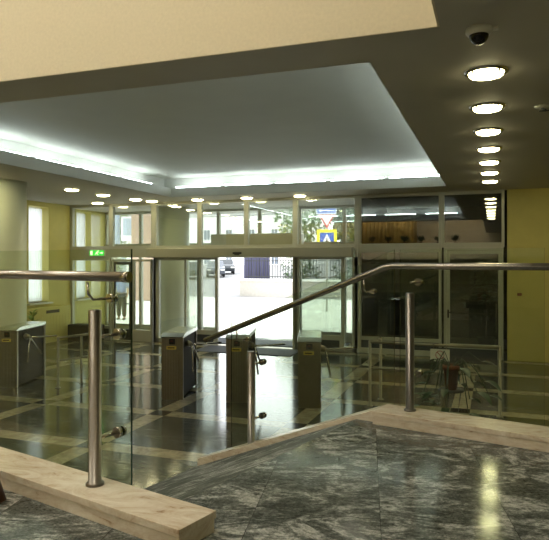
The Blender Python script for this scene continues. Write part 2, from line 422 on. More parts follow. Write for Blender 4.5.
struct('trim_5', B((ED[0], ED[2], YF-.05, YF+.05, 2.2, 2.4)), M['frame'], label='panel band above the left door')
hinged('door_2', ED[7]+.05, ED[8]-.02, 2.40, -1, False, 'narrow glass door at the right end of the glazed front')
# automatic sliding door
dr = thing('sliding_door', 'automatic glass entrance door standing open, under a long beige operator beam', 'door', (0, YF, 0))
bm = B((-8.35, -3.0, -.30, -.065, 2.19, 2.43)); obj('operator_beam', bm, M['operator'], dr, .02)
bm = B((-5.93, -5.70, -.325, -.30, 2.27, 2.32)); bx(bm, -5.88, -5.75, -.34, -.315, 2.25, 2.28); obj('motion_sensor', bm, M['black'], dr, .006)
def leaf(x0, x1, y):
    o = obj('door_leaf', ring(x0, x1, .02, 2.19, .055, .075, .36, .05, y=y, d=.02), M['frame'], dr, .003)
    obj('pane', B((x0+.055, x1-.075, y-.004, y+.004, .38, 2.14)), M['pane'], o)
    obj('kick_panel', B((x0+.09, x1-.11, y-.026, y-.018, .08, .27)), M['frame_dark'], o)
leaf(-7.35, -6.42, -.10); leaf(-4.36, -3.22, -.10)
for x0, x1 in ((-8.28, -8.12), (-7.02, -6.90), (-4.49, -4.37), (-3.05, -2.92)):
    obj('door_post', B((x0, x1, -.055, .055, 0, 2.2)), M['frame'], dr, .004)
obj('threshold', B((-8.2, -3.0, -.10, .12, .0, .012)), M['steel_dark'], dr)
tag(obj('entrance_mat', B((-6.6, -4.2, 12.75, 13.7, 0.001, .014)), M['mat'], bevel=.004), 'dark ribbed mat on the lobby floor inside the open entrance', 'mat')
tag(obj('entrance_mat', B((-7.2, -3.4, 14.15, 15.2, 0.001, .014)), M['mat'], bevel=.004), 'wide grey mat on the vestibule floor between the two glass fronts', 'mat')
# outer glazed front
YO = 15.5
OX = [-10.9, -10.75, -9.70, -8.5, -7.2, -5.97, -4.83, -3.62, -3.08]
for i in range(8):
    x0, x1 = OX[i], OX[i+1]
    fr = struct('window_%d' % wn, ring(x0, x1, 2.55, 3.55, .045, .045, .06, .07, y=YO, d=.05), M['frame']); wn += 1
    obj('pane', B((x0+.045, x1-.045, YO-.005, YO+.005, 2.61, 3.48)), M['pane'], fr)
    if i not in (4, 5):
        fr = struct('window_%d' % wn, ring(x0, x1, 0, 2.55, .045, .045, .25, .06, y=YO, d=.05), M['frame']); wn += 1
        obj('pane', B((x0+.045, x1-.045, YO-.005, YO+.005, .25, 2.49)), M['pane'], fr)
struct('trim_6', B((-7.3, -4.7, YO-.32, YO-.05, 2.52, 2.84)), M['operator'], bevel=.02, label='beam over the outer entrance')
# ------------------------------------------------------------------ columns
def column(x, y, r, label):
    bm = bmesh.new(); lathe(bm, [(0, 0), (r+.03, 0), (r+.03, .1), (r, .12), (r, ZC-.07 if y > YF else ZC), (0, ZC-.07 if y > YF else ZC)], seg=48)
    tag(obj('column', bm, M['column'], loc=(x, y, 0)), label, 'column')
column(-8.86, 9.2, .47, 'thick round pale green column at the left edge, behind the first turnstile')
column(-8.2, 14.75, .42, 'round pale green column standing inside the entrance vestibule')

# ------------------------------------------------------------------ glass railings
GR = 'glass'
def post(parent, s, t, z, h, gt, cl):
    """steel post with two clamps reaching to the glass plane at gt"""
    p = W(s, t, 0)
    bm = bmesh.new(); lathe(bm, [(0, 0), (.047, 0), (.047, .012), (.036, .02), (.033, .02), (.033, h-.004), (.029, h), (0, h)], (p.x, p.y, z), 28)
    po = obj('post', bm, M['steel_post'], parent)
    for c in cl:
        bm = bmesh.new(); q = W(s, gt-.008, z+c); qq = W(s, gt-.03, z+c); a = W(s, t+.02, z+c)
        tube(bm, [a, qq], .010, 10); tube(bm, [qq, q], .030, 20)
        tube(bm, [W(s, gt+.008, z+c), W(s, gt+.02, z+c)], .028, 20)
        obj('clamp', bm, M['steel_bright'], po)
def bracket(parent, s, t, zr, gt, dz=.11):
    bm = bmesh.new()
    tube(bm, [W(s, t, zr-.02), W(s, t+.005, zr-dz+.03), W(s, t+.035, zr-dz), W(s, gt-.02, zr-dz)], .007, 8)
    tube(bm, [W(s, gt-.03, zr-dz), W(s, gt-.008, zr-dz)], .024, 18); tube(bm, [W(s, gt+.008, zr-dz), W(s, gt+.018, zr-dz)], .022, 18)
    obj('rail_bracket', bm, M['steel_bright'], parent)
def gpanel(parent, st4, gt, dark_right=True):
    """four (s, z) corners: bottom-left, bottom-right, top-right, top-left"""
    bm = bmesh.new(); prism(bm, [W(s, gt-.006, z) for s, z in st4], W(0, .012, 0))
    bmesh.ops.recalc_face_normals(bm, faces=bm.faces[:]); n = W(0, 1, 0)
    for f in bm.faces:
        if abs(f.normal.dot(n)) < .5: f.material_index = 1 if abs(f.normal.z) < .3 else 2  # top edges get a paler green, the light on them put into the colour
    return obj('glass_panel', bm, [M['pane_rail'], M['glass_edge'], M['glass_edge_lit']], parent, flip=False)
r1 = thing('glass_railing', 'level glass railing on the marble curb at the left, with steel post and handrail', 'railing')
GT = 2.25
gpanel(r1, [(-5.2, .78), (-2.437, .78), (-2.437, 2.165), (-5.2, 2.165)], GT)
post(r1, -2.524, 2.08, .95, .90, GT, (.76, .235)); post(r1, -4.45, 2.08, .95, .90, GT, (.76, .235))
bm = bmesh.new(); tube(bm, [W(-5.3, 2.08, 2.022), W(-2.29, 2.08, 2.022)], .0255, 28)
hr = obj('handrail', bm, M['steel'], r1)
bm = bmesh.new(); tube(bm, [W(-2.31, 2.08, 2.022), W(-2.275, 2.08, 2.022)], .0275, 28); tube(bm, [W(-2.275, 2.08, 2.022), W(-2.268, 2.08, 2.022)], .021, 28)
obj('end_cap', bm, M['steel_bright'], hr)
bracket(r1, -2.583, 2.08, 2.01, GT); bracket(r1, -4.2, 2.08, 2.01, GT)
r2 = thing('glass_railing', 'glass railing along the far curb whose steel handrail slopes down beside the ramp', 'railing')
GT2 = 4.66
gpanel(r2, [(-1.927, .78), (-.84, .78), (-.84, 2.195), (-1.927, 2.195)], GT2)
gpanel(r2, [(-.79, .78), (1.6, .78), (1.6, 2.195), (-.79, 2.195)], GT2)
gpanel(r2, [(-3.66, .12), (-1.975, .80), (-1.975, 2.195), (-3.66, 1.505)], GT2)
post(r2, -1.767, 4.47, .95, .905, GT2, (.985-.0, .26)); post(r2, -3.284, 4.47, .42, .86, GT2, (.74, .24)); post(r2, -.68, 4.47, .95, .905, GT2, (.82, .26))
bm = bmesh.new(); tube(bm, [W(-3.83, 4.47, 1.342), W(-2.03, 4.47, 2.03), W(-1.98, 4.47, 2.052), W(-1.92, 4.47, 2.062), W(1.8, 4.47, 2.062)], .0255, 28)
obj('handrail', bm, M['steel'], r2)
bracket(r2, -2.16, 4.47, 1.97, GT2, .12); bracket(r2, -3.45, 4.47, 1.48, GT2, .12); bracket(r2, .6, 4.47, 2.05, GT2)

# ------------------------------------------------------------------ turnstiles
TW, TL, TH = .33, 1.06, 1.0
def turnstile(label, loc, rz, arms=True):
    t = thing('turnstile', label, 'turnstile', loc, rz, 'steel turnstiles across the lobby')
    w, L = TW, TL
    bm = bmesh.new()
    bx(bm, -w+.02, -.02, .03, L-.02, .02, .93)
    obj('body', bm, M['black_side'], t, .01)
    bm = bmesh.new()                                        # ribbed front cheek
    pts = [(-w+.012, .035, 0)]
    n = 11
    for k in range(n):
        a = -w+.03+(w-.06)*k/n; b = a+(w-.06)/n
        pts += [(a, .0-.012*math.sin(PI*(k+.5)/n), 0), (a+.8*(b-a), .0-.012*math.sin(PI*(k+.5)/n), 0), (a+.8*(b-a), .014, 0), (b, .014, 0)]
    pts += [(-.012, .035, 0)]
    prism(bm, pts, (0, 0, .94)); fc = obj('front_panel', bm, M['steel_dark'], t)
    obj('edge_strip', B((-w, -w+.03, -.004, .05, 0, .94), (-.03, 0, -.004, .05, 0, .94)), M['steel_dark'], t, .006)
    obj('edge_strip', B((-w, -w+.02, L-.05, L, 0, .94), (-.02, 0, L-.05, L, 0, .94)), M['steel_dark'], t, .006)
    bm = bmesh.new()                                        # lid, its near end sloping down
    prism(bm, [(-w-.008, -.035, .955), (-w-.008, .02, .975), (-w-.008, .10, 1.0), (-w-.008, L, 1.0), (-w-.008, L, .94), (-w-.008, -.02, .94)], (w+.016, 0, 0))
    obj('lid', bm, M['steel_top'], t, .006)
    rd = obj('card_reader', B((-w+.12, -.12, -.022, .004, .84, .925)), M['black'], t, .004)
    obj('reader_lamp', B((-w+.14, -.15, -.026, -.022, .885, .90)), M['red_dark'], rd)
    st = obj('sticker', B((-w+.08, -.10, -.024, -.010, .765, .815)), M['yellow'], t)
    obj('sticker_text', B((-w+.10, -.125, -.026, -.024, .782, .798)), M['black'], st)
    if arms:
        bm = bmesh.new(); tube(bm, [(-.02, .30, .83), (.05, .30, .805)], .045, 20); tube(bm, [(.05, .30, .805), (.075, .30, .795)], .032, 20)
        hb = obj('hub', bm, M['steel_dark'], t)
        for p in ((.52, .34, .83), (.14, .08, .42), (.13, .62, .48)):
            bm = bmesh.new(); d = Vector(p); a = Vector((.07, .30, .80))
            tube(bm, [a, a+(d-a)*.08, d], .015, 12); sphere(bm, d, .015, 10)
            obj('arm', bm, M['steel_bright'], hb)
    return t
RZ = math.radians(15.5)
turnstile('steel turnstile farthest left in front of the round green column, its side in view', (-7.425, 8.076, 0), RZ)
turnstile('steel turnstile left of the open entrance, second from the left', (-4.413, 8.219, 0), RZ)
turnstile('steel turnstile partly behind the low end of the sloping handrail', (-3.412, 8.367, 0), RZ)
turnstile('steel turnstile farthest right, standing alone in front of the entrance door edge', (-2.304, 8.40, 0), RZ, arms=True)

# barriers
def barrier(label, pts, h, rails, extra=None):
    t = thing('barrier', label, 'barrier')
    for (x, y) in pts:
        bm = bmesh.new(); lathe(bm, [(0, 0), (.045, 0), (.045, .01), (.021, .014), (.021, h), (0, h+.006)], (x, y, 0), 18)
        obj('post', bm, M['steel_dark'], t)
    for (a, b, z, r) in rails:
        bm = bmesh.new(); tube(bm, [(*pts[a], z), (*pts[b], z)], r, 14); obj('rail', bm, M['steel_dark'], t)
    return t
barrier('small steel tube barrier beside the farthest left turnstile', [(-6.784, 8.304), (-6.66, 8.75), (-6.60, 8.95)], .84, [(0, 2, .83, .02), (0, 2, .45, .014)])
bt = barrier('long steel barrier right of the turnstiles, with dark panel and hanging card', [(-1.675, 8.786), (-1.60, 9.25), (.09, 8.75)], .95, [(0, 2, .93, .02), (0, 1, .92, .016), (0, 2, .55, .012)])
obj('panel', B((-.75, .06, 8.745, 8.757, .70, .90)), M['frame_dark'], bt, label if False else 0)
nt_ = thing('notice_card', 'small white card with a crossed round mark hanging on the right barrier', 'sign', (-.69, 8.738, .80))
obj('card', B((-.13, .13, -.008, .0, -.09, .08)), M['white_plastic'], nt_, .004)
for hx in (-.085, .085): obj('hook', B((hx-.005, hx+.005, -.006, .0, .07, .15)), M['steel'], nt_)
bm = bmesh.new()
for r0, r1_ in ((.05, .06),):
    n = 28
    for k in range(n):
        a, b = 2*PI*k/n, 2*PI*(k+1)/n
        prism(bm, [(r*math.cos(q), -.0085, r*math.sin(q)) for r, q in ((r0, a), (r1_, a), (r1_, b), (r0, b))], (0, -.002, 0))
prism(bm, [(-.043, -.0085, .035), (-.035, -.0085, .043), (.043, -.0085, -.035), (.035, -.0085, -.043)], (0, -.002, 0))
obj('mark', bm, plain('faded_red_print', (.38, .10, .10), .6), nt_)

# ------------------------------------------------------------------ ceiling lights
def downlight(label, x, y, group, first=None):
    if first: return dup(first, (x, y, ZC), None, label, group)
    t = thing('downlight', label, 'ceiling light', (x, y, ZC), 0, group)
    bm = bmesh.new(); lathe(bm, [(.135, .0), (.135, -.014), (.150, -.018), (.168, -.010), (.172, 0)], seg=40); obj('trim_ring', bm, M['steel_bright'], t)
    bm = bmesh.new(); lathe(bm, [(.132, 0), (.13, -.030), (.10, -.042), (0, -.046)], seg=36); obj('lamp_glass', bm, M['lamp'], t)
    for k in range(4):
        a = PI/4+k*PI/2; obj('clip', B((.14*math.cos(a)-.008, .14*math.cos(a)+.008, .14*math.sin(a)-.008, .14*math.sin(a)+.008, -.034, -.008)), M['steel_bright'], t)
    return t
ords = ['nearest the dome camera', 'second from the dome camera', 'third from the dome camera', 'fourth from the dome camera, mid row', 'third from the glazed front', 'second from the glazed front', 'nearest the glazed front']
d0 = None
for k in range(7):
    o = downlight('round lit downlight in the right-hand ceiling row, ' + ords[k], -.05, 5.177+1.1695*k, 'right row of downlights', d0)
    d0 = d0 or o
for x, y, lb in ((-8.35, 10.65, 'round downlight left of the lit recess, closest to the left column'), (-8.35, 11.75, 'round downlight left of the lit recess, middle of three'), (-8.2, 12.85, 'round downlight left of the lit recess, farthest of three'),
                 (-9.62, 13.3, 'round downlight by the glazed front above the green exit sign'), (-8.05, 13.35, 'round downlight by the glazed front above the vestibule column'),
                 (-6.80, 13.4, 'round downlight by the glazed front above the left sliding leaf'), (-5.50, 13.4, 'round downlight by the glazed front above the motion sensor'), (-4.18, 13.4, 'round downlight by the glazed front nearest the street signs')):
    downlight(lb, x, y, 'left and far downlights', d0)
for k, (x, y) in enumerate(((1.9, 1.0), (1.9, -2.5), (2.2, 4.2), (2.2, 8.5), (2.2, 10.8), (2.2, 12.6))):  # unseen downlights added on the right, the far ones to brighten the yellow wall
    downlight('round unseen downlight added to the right of the visible row for more light', x, y, 'added downlights beyond the right row', d0)
for x, y in ((-8.35, 9.55), (-8.35, 8.4), (-8.35, 7.3), (-8.35, 6.2)):  # unseen extra downlights added to brighten the left column
    if y < 9: downlight('round unseen downlight added to the left row to brighten the left column', x, y, 'added near left downlights', d0)
# fluorescent tubes on the cove ledge
tb = None; k = 0
def cove_tube(x, y, along_x):
    global tb
    lb = 'white fluorescent tube lying on the ledge of the ceiling recess'
    if tb is None:
        t = thing('fluorescent_tube', lb, 'light', (x, y, z1), 0, 'cove tubes')
        bm = bmesh.new(); tube(bm, [(-.57, 0, .05), (.57, 0, .05)], .013, 8); obj('glass_tube', bm, M['tube'], t)
        obj('batten', B((-.6, .6, -.02, .02, 0, .03)), M['white_plastic'], t)
        tb = t
    else: t = dup(tb, (x, y, z1), None, lb)
    t.rotation_euler = (0, 0, 0 if along_x else PI/2)
x = CX0+.62
while x < CX1-.3:
    cove_tube(x, CY1+.17, True); x += 1.27
y = CY0+.5
while y < CY1-.3:
    cove_tube(CX0-.17, y, False); y += 1.3
x = CX0+.9
while x < CX1-.3:
    cove_tube(x, CY0-.17, True); x += 1.5
for y in (5.4, 6.9, 8.2, 9.5, 11.0, 12.2): cove_tube(CX1+.17, y, False)
# unseen glowing panels added over the double-height part to light bulkhead and landing
pf = None
for x, y in ((-2.2, 1.5), (-5.2, 1.5), (-8.2, 1.5), (-2.2, -3.2), (-5.2, -3.2), (-8.2, -3.2)):
    if pf is None:
        pf = thing('added_panel_light', 'unseen warm fill panel added high over the landing', 'light', (x, y, 6.8), 0, 'added upper fill panels')
        obj('frame', B((-.62, .62, -.32, .32, -.04, 0)), M['white_plastic'], pf); obj('diffuser', B((-.58, .58, -.28, .28, -.052, -.04)), M['panel'], pf)
    else: dup(pf, (x, y, 6.8))
# dome camera, detectors
t = thing('dome_camera', 'white security dome camera with dark bubble on the right ceiling', 'camera', (-.085, 4.2, ZC))
bm = bmesh.new(); lathe(bm, [(0, 0), (.085, 0), (.085, -.025), (.070, -.045), (0, -.045)], seg=32); bx(bm, .05, .12, -.02, .02, -.02, 0); obj('base', bm, M['white_plastic'], t)
bm = bmesh.new(); lathe(bm, [(.062*math.cos(a*PI/16), -.045-.06*math.sin(a*PI/16)) for a in range(9)], seg=28); bb = obj('bubble', bm, plain('smoked_bubble', (.01, .01, .012), .08), t)
t = thing('sprinkler', 'small white sprinkler plate on the ceiling at the right edge', 'sprinkler', (.45, 6.5, ZC))
bm = bmesh.new(); lathe(bm, [(0, 0), (.07, 0), (.065, -.012), (.02, -.02), (0, -.02)], seg=20); obj('plate', bm, M['white_plastic'], t)
bm = bmesh.new(); tube(bm, [(0, 0, -.02), (.04, 0, -.05)], .012, 10); bx(bm, -.02, .14, -.01, .01, -.055, -.045); obj('head', bm, M['frame_dark'], t)
tag(obj('wall_socket', B((-.045, .045, -.02, 0, -.03, .03)), M['terracotta'], bevel=.006, loc=(.53, YF-.06, 1.40)), 'small brown fitting on the yellow wall right of the glass door', 'socket')
# exit sign
t = thing('exit_sign', 'glowing green exit sign with running figure, fixed to the glazing at left', 'exit sign', (-9.95, YF-.12, 2.32))
obj('housing', B((-.24, .24, -.03, .03, -.085, .085), (-.02, .02, -.01, .065, -.02, .02)), M['white_plastic'], t, .006)
fc = obj('lit_face', B((-.225, .225, -.036, -.03, -.07, .07)), M['green_lit'], t)
bm = bmesh.new(); Y0 = -.0365
def flat(pts): prism(bm, [(x, Y0, z) for x, z in pts], (0, -.002, 0))
flat([(-.20, -.055), (-.13, -.055), (-.13, .055), (-.20, .055)])
flat([(-.03, .0), (.02, .045), (.05, .035), (.0, -.015)]); flat([(.0, -.01), (.04, -.055), (.055, -.05), (.02, .0)]); flat([(-.02, -.0), (-.06, -.045), (-.05, -.055), (.0, -.01)])
flat([(.045, .045), (.065, .045), (.065, .065), (.045, .065)]); flat([(.02, .04), (.08, .02), (.075, .01), (.02, .025)])
flat([(.10, -.012), (.16, -.012), (.16, .012), (.10, .012)]); flat([(.16, -.035), (.205, .0), (.16, .035)])
obj('running_figure', bm, M['white_lit'], fc)

# ------------------------------------------------------------------ plants
def leaf_blade(bm, base, d, L, wd, droop=.3, mi=0):
    base = Vector(base); d = Vector(d).normalized(); side = d.cross(Vector((0, 0, 1)))
    if side.length < .05: side = Vector((1, 0, 0))
    side.normalize(); up = side.cross(d); prev = None
    for i in range(7):
        f = i/6; p = base+d*L*f-Vector((0, 0, 1))*droop*L*f*f
        hw = wd*math.sin(PI*min(1, f*.93+.07))**.8*.5*(1-f*.2)
        c = bm.verts.new(p); a = bm.verts.new(p+side*hw+up*hw*.35); b = bm.verts.new(p-side*hw+up*hw*.35)
        if prev:
            for q in ((prev[1], prev[0], c, a), (prev[0], prev[2], b, c)):
                fc_ = bm.faces.new(q); fc_.smooth = True
        prev = (c, a, b)
rnd = random.Random(3)
t = thing('plant_stand', 'thin legged iron stand carrying the terracotta pot behind the right glass', 'plant stand', (-.40, 6.45, 0))
bm = bmesh.new(); lathe(bm, [(0, .78), (.13, .78), (.13, .795), (0, .795)], seg=24); obj('top', bm, M['iron'], t)
for k in range(3):
    a = k*2*PI/3+.3; bm = bmesh.new(); tube(bm, [(.10*math.cos(a), .10*math.sin(a), .785), (.05*math.cos(a), .05*math.sin(a), .4), (.17*math.cos(a), .17*math.sin(a), 0)], .008, 8); obj('leg', bm, M['iron'], t)
t = thing('potted_plant', 'large dark leaved plant sprawling from a terracotta pot behind the right glass', 'plant', (-.40, 6.45, .796))
bm = bmesh.new(); lathe(bm, [(0, 0), (.055, 0), (.075, .20), (.085, .20), (.085, .25), (.070, .25), (.066, .22), (0, .22)], seg=24); obj('pot', bm, M['terracotta'], t)
bs = bmesh.new(); bl = bmesh.new()
for k in range(20):
    a = k*2.4+rnd.random()*.4; R_ = .14+.22*rnd.random(); zz = .30-.50*(k/19)**.8+rnd.uniform(-.04, .04)
    if abs(math.cos(a)) > .5: R_ *= 1.15
    tip = Vector((R_*math.cos(a), R_*math.sin(a)*.7, zz)); mid = Vector((tip.x*.55, tip.y*.55, max(zz, .2)+.10))
    if zz < .25: mid.z = .30
    tube(bs, [(0, 0, .2), mid*.7+Vector((0, 0, .07)), mid, tip], .004, 6)
    leaf_blade(bl, tip, (math.cos(a), math.sin(a), .05), .13+.08*rnd.random(), .075+.035*rnd.random(), .45)
obj('stem', bs, M['leaf_dark'], t); obj('foliage', bl, [M['leaf_dark']], t)
bm = bmesh.new()
for k in range(9):
    a = 2.6+rnd.uniform(-1, 1); leaf_blade(bm, (-.20+rnd.uniform(-.08, .08), -.12+rnd.uniform(-.05, .05), -.07+rnd.uniform(-.06, .06)), (math.cos(a), math.sin(a), .4), .13, .06, .4)
obj('young_foliage', bm, M['leaf'], t)
# tall bush behind the right door reflected area: indoor plant in the dark room
t = thing('indoor_bush', 'dim bushy plant in the dark room behind the right glass door', 'plant', (-.15, 14.9, 0))
bm = bmesh.new(); lathe(bm, [(0, 0), (.16, 0), (.2, .35), (.18, .35), (.17, .32), (0, .32)], seg=20); obj('pot', bm, M['dark_room'], t)
bm = bmesh.new(); tube(bm, [(0, 0, .3), (.02, 0, 1.2), (0, .02, 1.8)], .015, 8); obj('stem', bm, M['bark'], t)
bm = bmesh.new()
for k in range(170):
    a = rnd.random()*2*PI; z = 1.15+1.0*rnd.random(); R_ = .38*math.sin(PI*min(1, (z-1.05)/1.2))
    leaf_blade(bm, (R_*.6*math.cos(a), R_*.6*math.sin(a), z), (math.cos(a), math.sin(a), rnd.uniform(-.2, .5)), .17, .06, .4)
obj('foliage', bm, M['leaf_dark'], t)
t = thing('potted_plant', 'small lime green plant peeking out between the left column and first turnstile', 'plant', (-8.74, 9.92, 0))
bm = bmesh.new(); lathe(bm, [(0, 0), (.12, 0), (.15, .4), (.13, .4), (.12, .36), (0, .36)], seg=20); obj('pot', bm, M['white_plastic'], t)
bm = bmesh.new(); tube(bm, [(0, 0, .36), (0, .02, .8)], .012, 8); obj('stem', bm, M['leaf'], t)
bm = bmesh.new()
for k in range(46):
    a = rnd.random()*2*PI; leaf_blade(bm, (.02*math.cos(a), .02*math.sin(a), .42+.65*rnd.random()), (math.cos(a), math.sin(a), 1.2), .22, .05, .4)
obj('foliage', bm, M['leaf_lime'], t)
# radiator cover under the first window
t = thing('radiator_cover', 'mustard panelled radiator cover under the left wall window', 'radiator cover', (XL, 12.7, 0))
obj('body', B((.01, .16, -.75, .95, 0, .92)), M['plaster_yellow'], t, .008)
obj('slot', B((.158, .166, .0, .5, .76, .84)), M['dark_room'], t)
bm = bmesh.new()
for k in range(14): bx(bm, .158, .166, -.70+k*.12, -.66+k*.12, .06, .70)
obj('ribs', bm, M['plaster_yellow'], t)
# bin-like dark cabinet at foot of the glazing, left end
tag(obj('low_cabinet', B((-10.6, -9.75, 13.35, 13.78, 0, .42)), M['black_side'], bevel=.01), 'low dark cabinet at the foot of the glazing left of the door', 'cabinet')
# wooden stool foot at the lower left edge
t = thing('wooden_stool', 'brown wooden stool on the landing at the bottom left edge', 'stool', (-2.615, 2.40, ZL))
bm = bmesh.new(); lathe(bm, [(0, .42), (.13, .42), (.14, .44), (.13, .46), (0, .46)], seg=28); obj('seat', bm, M['wood'], t)
for k in range(4):
    a = k*PI/2+.35; bm = bmesh.new(); tube(bm, [(.11*math.cos(a), .11*math.sin(a), .43), (.245*math.cos(a), .245*math.sin(a), .012)], .022, 12, r2=.026); obj('leg', bm, M['wood'], t)

# ------------------------------------------------------------------ upper level behind the viewer (seen mirrored in the glass)
t = thing('gold_curtain', 'long gold curtain on the upper level behind the landing', 'curtain')
bm = bmesh.new(); vs = []
for k in range(161):
    x = -8.5+4.7*k/160; y = -5.2+.07*math.sin(k*.9); vs.append((bm.verts.new((x, y, 2.9)), bm.verts.new((x, y, 5.4))))
for k in range(160):
    f = bm.faces.new((vs[k][0], vs[k+1][0], vs[k+1][1], vs[k][1])); f.smooth = True
o = obj('cloth', bm, M['curtain_gold'], t); o.modifiers.new('thick', 'SOLIDIFY').thickness = .01
bm = bmesh.new(); tube(bm, [(-8.6, -5.2, 5.42), (-3.7, -5.2, 5.42)], .025, 10); obj('rod', bm, M['steel'], t)
struct('wall_parapet', B((XL, VX, -4.7, -4.5, 2.3, 2.95), (XL, VX, YB, -4.5, 2.2, 2.3)), M['plaster_warm'], label='parapet of the upper level')
pp = None
for k in range(7):
    x = -6.9+.85*k
    if pp is None:
        pp = thing('ledge_plant', 'leafy pot plant on the upper ledge', 'plant', (x, -4.6, 2.952), 0, 'plants on the upper ledge')
        bm = bmesh.new(); lathe(bm, [(0, 0), (.06, 0), (.08, .14), (.07, .14), (0, .13)], seg=14); obj('pot', bm, M['terracotta'], pp)
        bm = bmesh.new()
        for q in range(40):
            a = rnd.random()*2*PI; leaf_blade(bm, (0, 0, .16), (math.cos(a), math.sin(a), rnd.uniform(.5, 1.8)), rnd.uniform(.2, .42), .12, .0)
        obj('foliage', bm, M['leaf_dark'], pp)
    else: dup(pp, (x, -4.6, 2.95), k*1.3)

# ------------------------------------------------------------------ outside
struct('ground', B((-120, 60, 15.6, 33, -.14, -.03)), M['pavement'], label='pale paved forecourt')
bm = bmesh.new(); prism(bm, [(-120, 33, -.2), (-120, 33, -.05), (-120, 140, 3.4), (-120, 140, -.2)], (180, 0, 0))
struct('road', bm, M['asphalt'], label='grey street rising gently away')
# low wall with iron fence
t = thing('garden_wall', 'low pale wall with black iron fence across the street forecourt', 'wall', (0, 34.0, 0))
obj('wall', B((-14.4, 2, 0, .4, -.1, .92)), M['kerb'], t)
obj('coping', B((-14.5, 2, -.06, .46, .92, 1.04)), M['building'], t)
bm = bmesh.new()
for k in range(95): bx(bm, -14.1+k*.17, -14.07+k*.17, .2, .23, 1.04, 2.35)
bx(bm, -14.1, 2, .18, .25, 2.1, 2.15); bx(bm, -14.1, 2, .18, .25, 1.15, 1.2)
obj('iron_fence', bm, M['iron'], t)
t = thing('sheet_fence', 'violet blue corrugated sheet hoarding beyond the low wall', 'fence', (-13.7, 34.9, 0))
bm = bmesh.new()
for k in range(12): bx(bm, -.75+k*.13, -.67+k*.13, -.03, .0, 0, 2.9)
bx(bm, -.8, .85, 0, .05, 0, 2.9); obj('sheet', bm, M['fence_blue'], t)
# cars
def car(label, x, y, rz, mat):
    t = thing('car', label, 'car', (x, y, -.05+(y-33)*3.45/107+.02), rz, 'cars parked across the street')
    bm = bmesh.new()
    prism(bm, [(-2.15, -.85, .28), (-2.2, -.85, .75), (-1.95, -.85, .98), (-.95, -.85, 1.02), (1.1, -.85, 1.02), (1.95, -.85, .88), (2.2, -.85, .65), (2.15, -.85, .28)], (0, 1.7, 0)); obj('body', bm, mat, t, .08)
    bm = bmesh.new(); prism(bm, [(-1.75, -.74, 1.0), (-1.25, -.70, 1.48), (.35, -.70, 1.50), (1.15, -.74, 1.0)], (0, 1.44, 0)); obj('cabin', bm, mat, t, .06)
    obj('windows', (lambda b: (prism(b, [(-1.55, -.76, 1.04), (-1.18, -.76, 1.40), (.30, -.76, 1.42), (.92, -.76, 1.04)], (0, 1.52, 0)), b)[1])(bmesh.new()), M['window_dark'], t)
    obj('windscreen', (lambda b: (prism(b, [(-1.70, -.62, 1.06), (-1.34, -.62, 1.42), (-1.36, -.62, 1.46), (-1.78, -.62, 1.06)], (0, 1.24, 0)), b)[1])(bmesh.new()), M['window_dark'], t)
    for sx in (-1.35, 1.35):
        for sy in (-.84, .66):
            bm = bmesh.new(); tube(bm, [(sx, sy, .32), (sx, sy+.2, .32)], .33, 20); wh = obj('wheel', bm, M['tyre'], t)
            bm = bmesh.new(); yy = sy-.01 if sy < 0 else sy+.2; tube(bm, [(sx, yy, .32), (sx, yy+.01, .32)], .19, 16); obj('rim', bm, M['steel_top'], wh)
    for sy in (-.62, .62):
        obj('headlight', B((2.10, 2.21, sy-.18, sy+.18, .62, .74)), M['white_plastic'], t)
    return t
car('dark car parked beyond the left sliding leaf, nearer the vestibule column', -25.9, 50, -1.05, M['car'])
car('grey car parked beside it, seen between the sliding leaf frames', -25.1, 53.2, -1.1, M['car_silver'])
car('dark car at the right of the three across the street', -26.4, 58.5, -1.1, M['car'])
# street signs
PY = 25.0
def signrot(): return 0.27
t = thing('street_sign', 'street pole carrying blue arrow, white triangle and yellow crossing signs', 'street sign', (-6.6, PY, -.03), signrot())
bm = bmesh.new(); tube(bm, [(0, .05, 0), (0, .05, 4.5)], .035, 12); obj('pole', bm, M['kerb'], t)
s1 = obj('arrow_sign', B((-.45, .40, -.01, .01, 4.12, 4.42)), M['sign_white'], t, .01)
obj('arrow_field', B((-.42, .37, -.014, -.01, 4.15, 4.39)), M['sign_blue'], s1)
bm = bmesh.new(); Y0 = -.0145; flat([(-.36, 4.27), (-.24, 4.34), (-.24, 4.29), (.30, 4.29), (.30, 4.25), (-.24, 4.25), (-.24, 4.20)]); obj('arrow', bm, M['sign_white'], s1)
bm = bmesh.new(); prism(bm, [(-.34, -.01, 4.10), (.34, -.01, 4.10), (0, -.01, 3.52)], (0, .02, 0)); s2 = obj('give_way_sign', bm, M['sign_red'], t)
bm = bmesh.new(); prism(bm, [(-.25, -.014, 4.05), (.25, -.014, 4.05), (0, -.014, 3.63)], (0, .004, 0)); obj('triangle_field', bm, M['sign_white'], s2)
s3 = obj('crossing_sign', B((-.42, .42, -.01, .01, 2.63, 3.47)), M['sign_yellow'], t, .01)
obj('blue_field', B((-.30, .30, -.014, -.01, 2.74, 3.34)), M['sign_blue'], s3)
bm = bmesh.new(); flat([(-.26, 2.77), (.26, 2.77), (0, 3.29)]); obj('white_triangle', bm, M['sign_white'], s3)
bm = bmesh.new(); Y0 = -.017
flat([(-.03, 3.02), (.04, 3.02), (.03, 2.87), (-.02, 2.87)]); flat([(-.02, 2.89), (.01, 2.89), (-.07, 2.79), (-.10, 2.80)]); flat([(.0, 2.89), (.03, 2.89), (.09, 2.79), (.06, 2.79)])
flat([(-.02, 3.04), (.03, 3.04), (.03, 3.09), (-.02, 3.09)]); flat([(-.03, 3.01), (-.09, 2.93), (-.08, 2.92), (-.02, 2.97)]); flat([(.03, 3.01), (.09, 2.94), (.08, 2.93), (.02, 2.97)])
obj('walking_figure', bm, M['black'], s3)
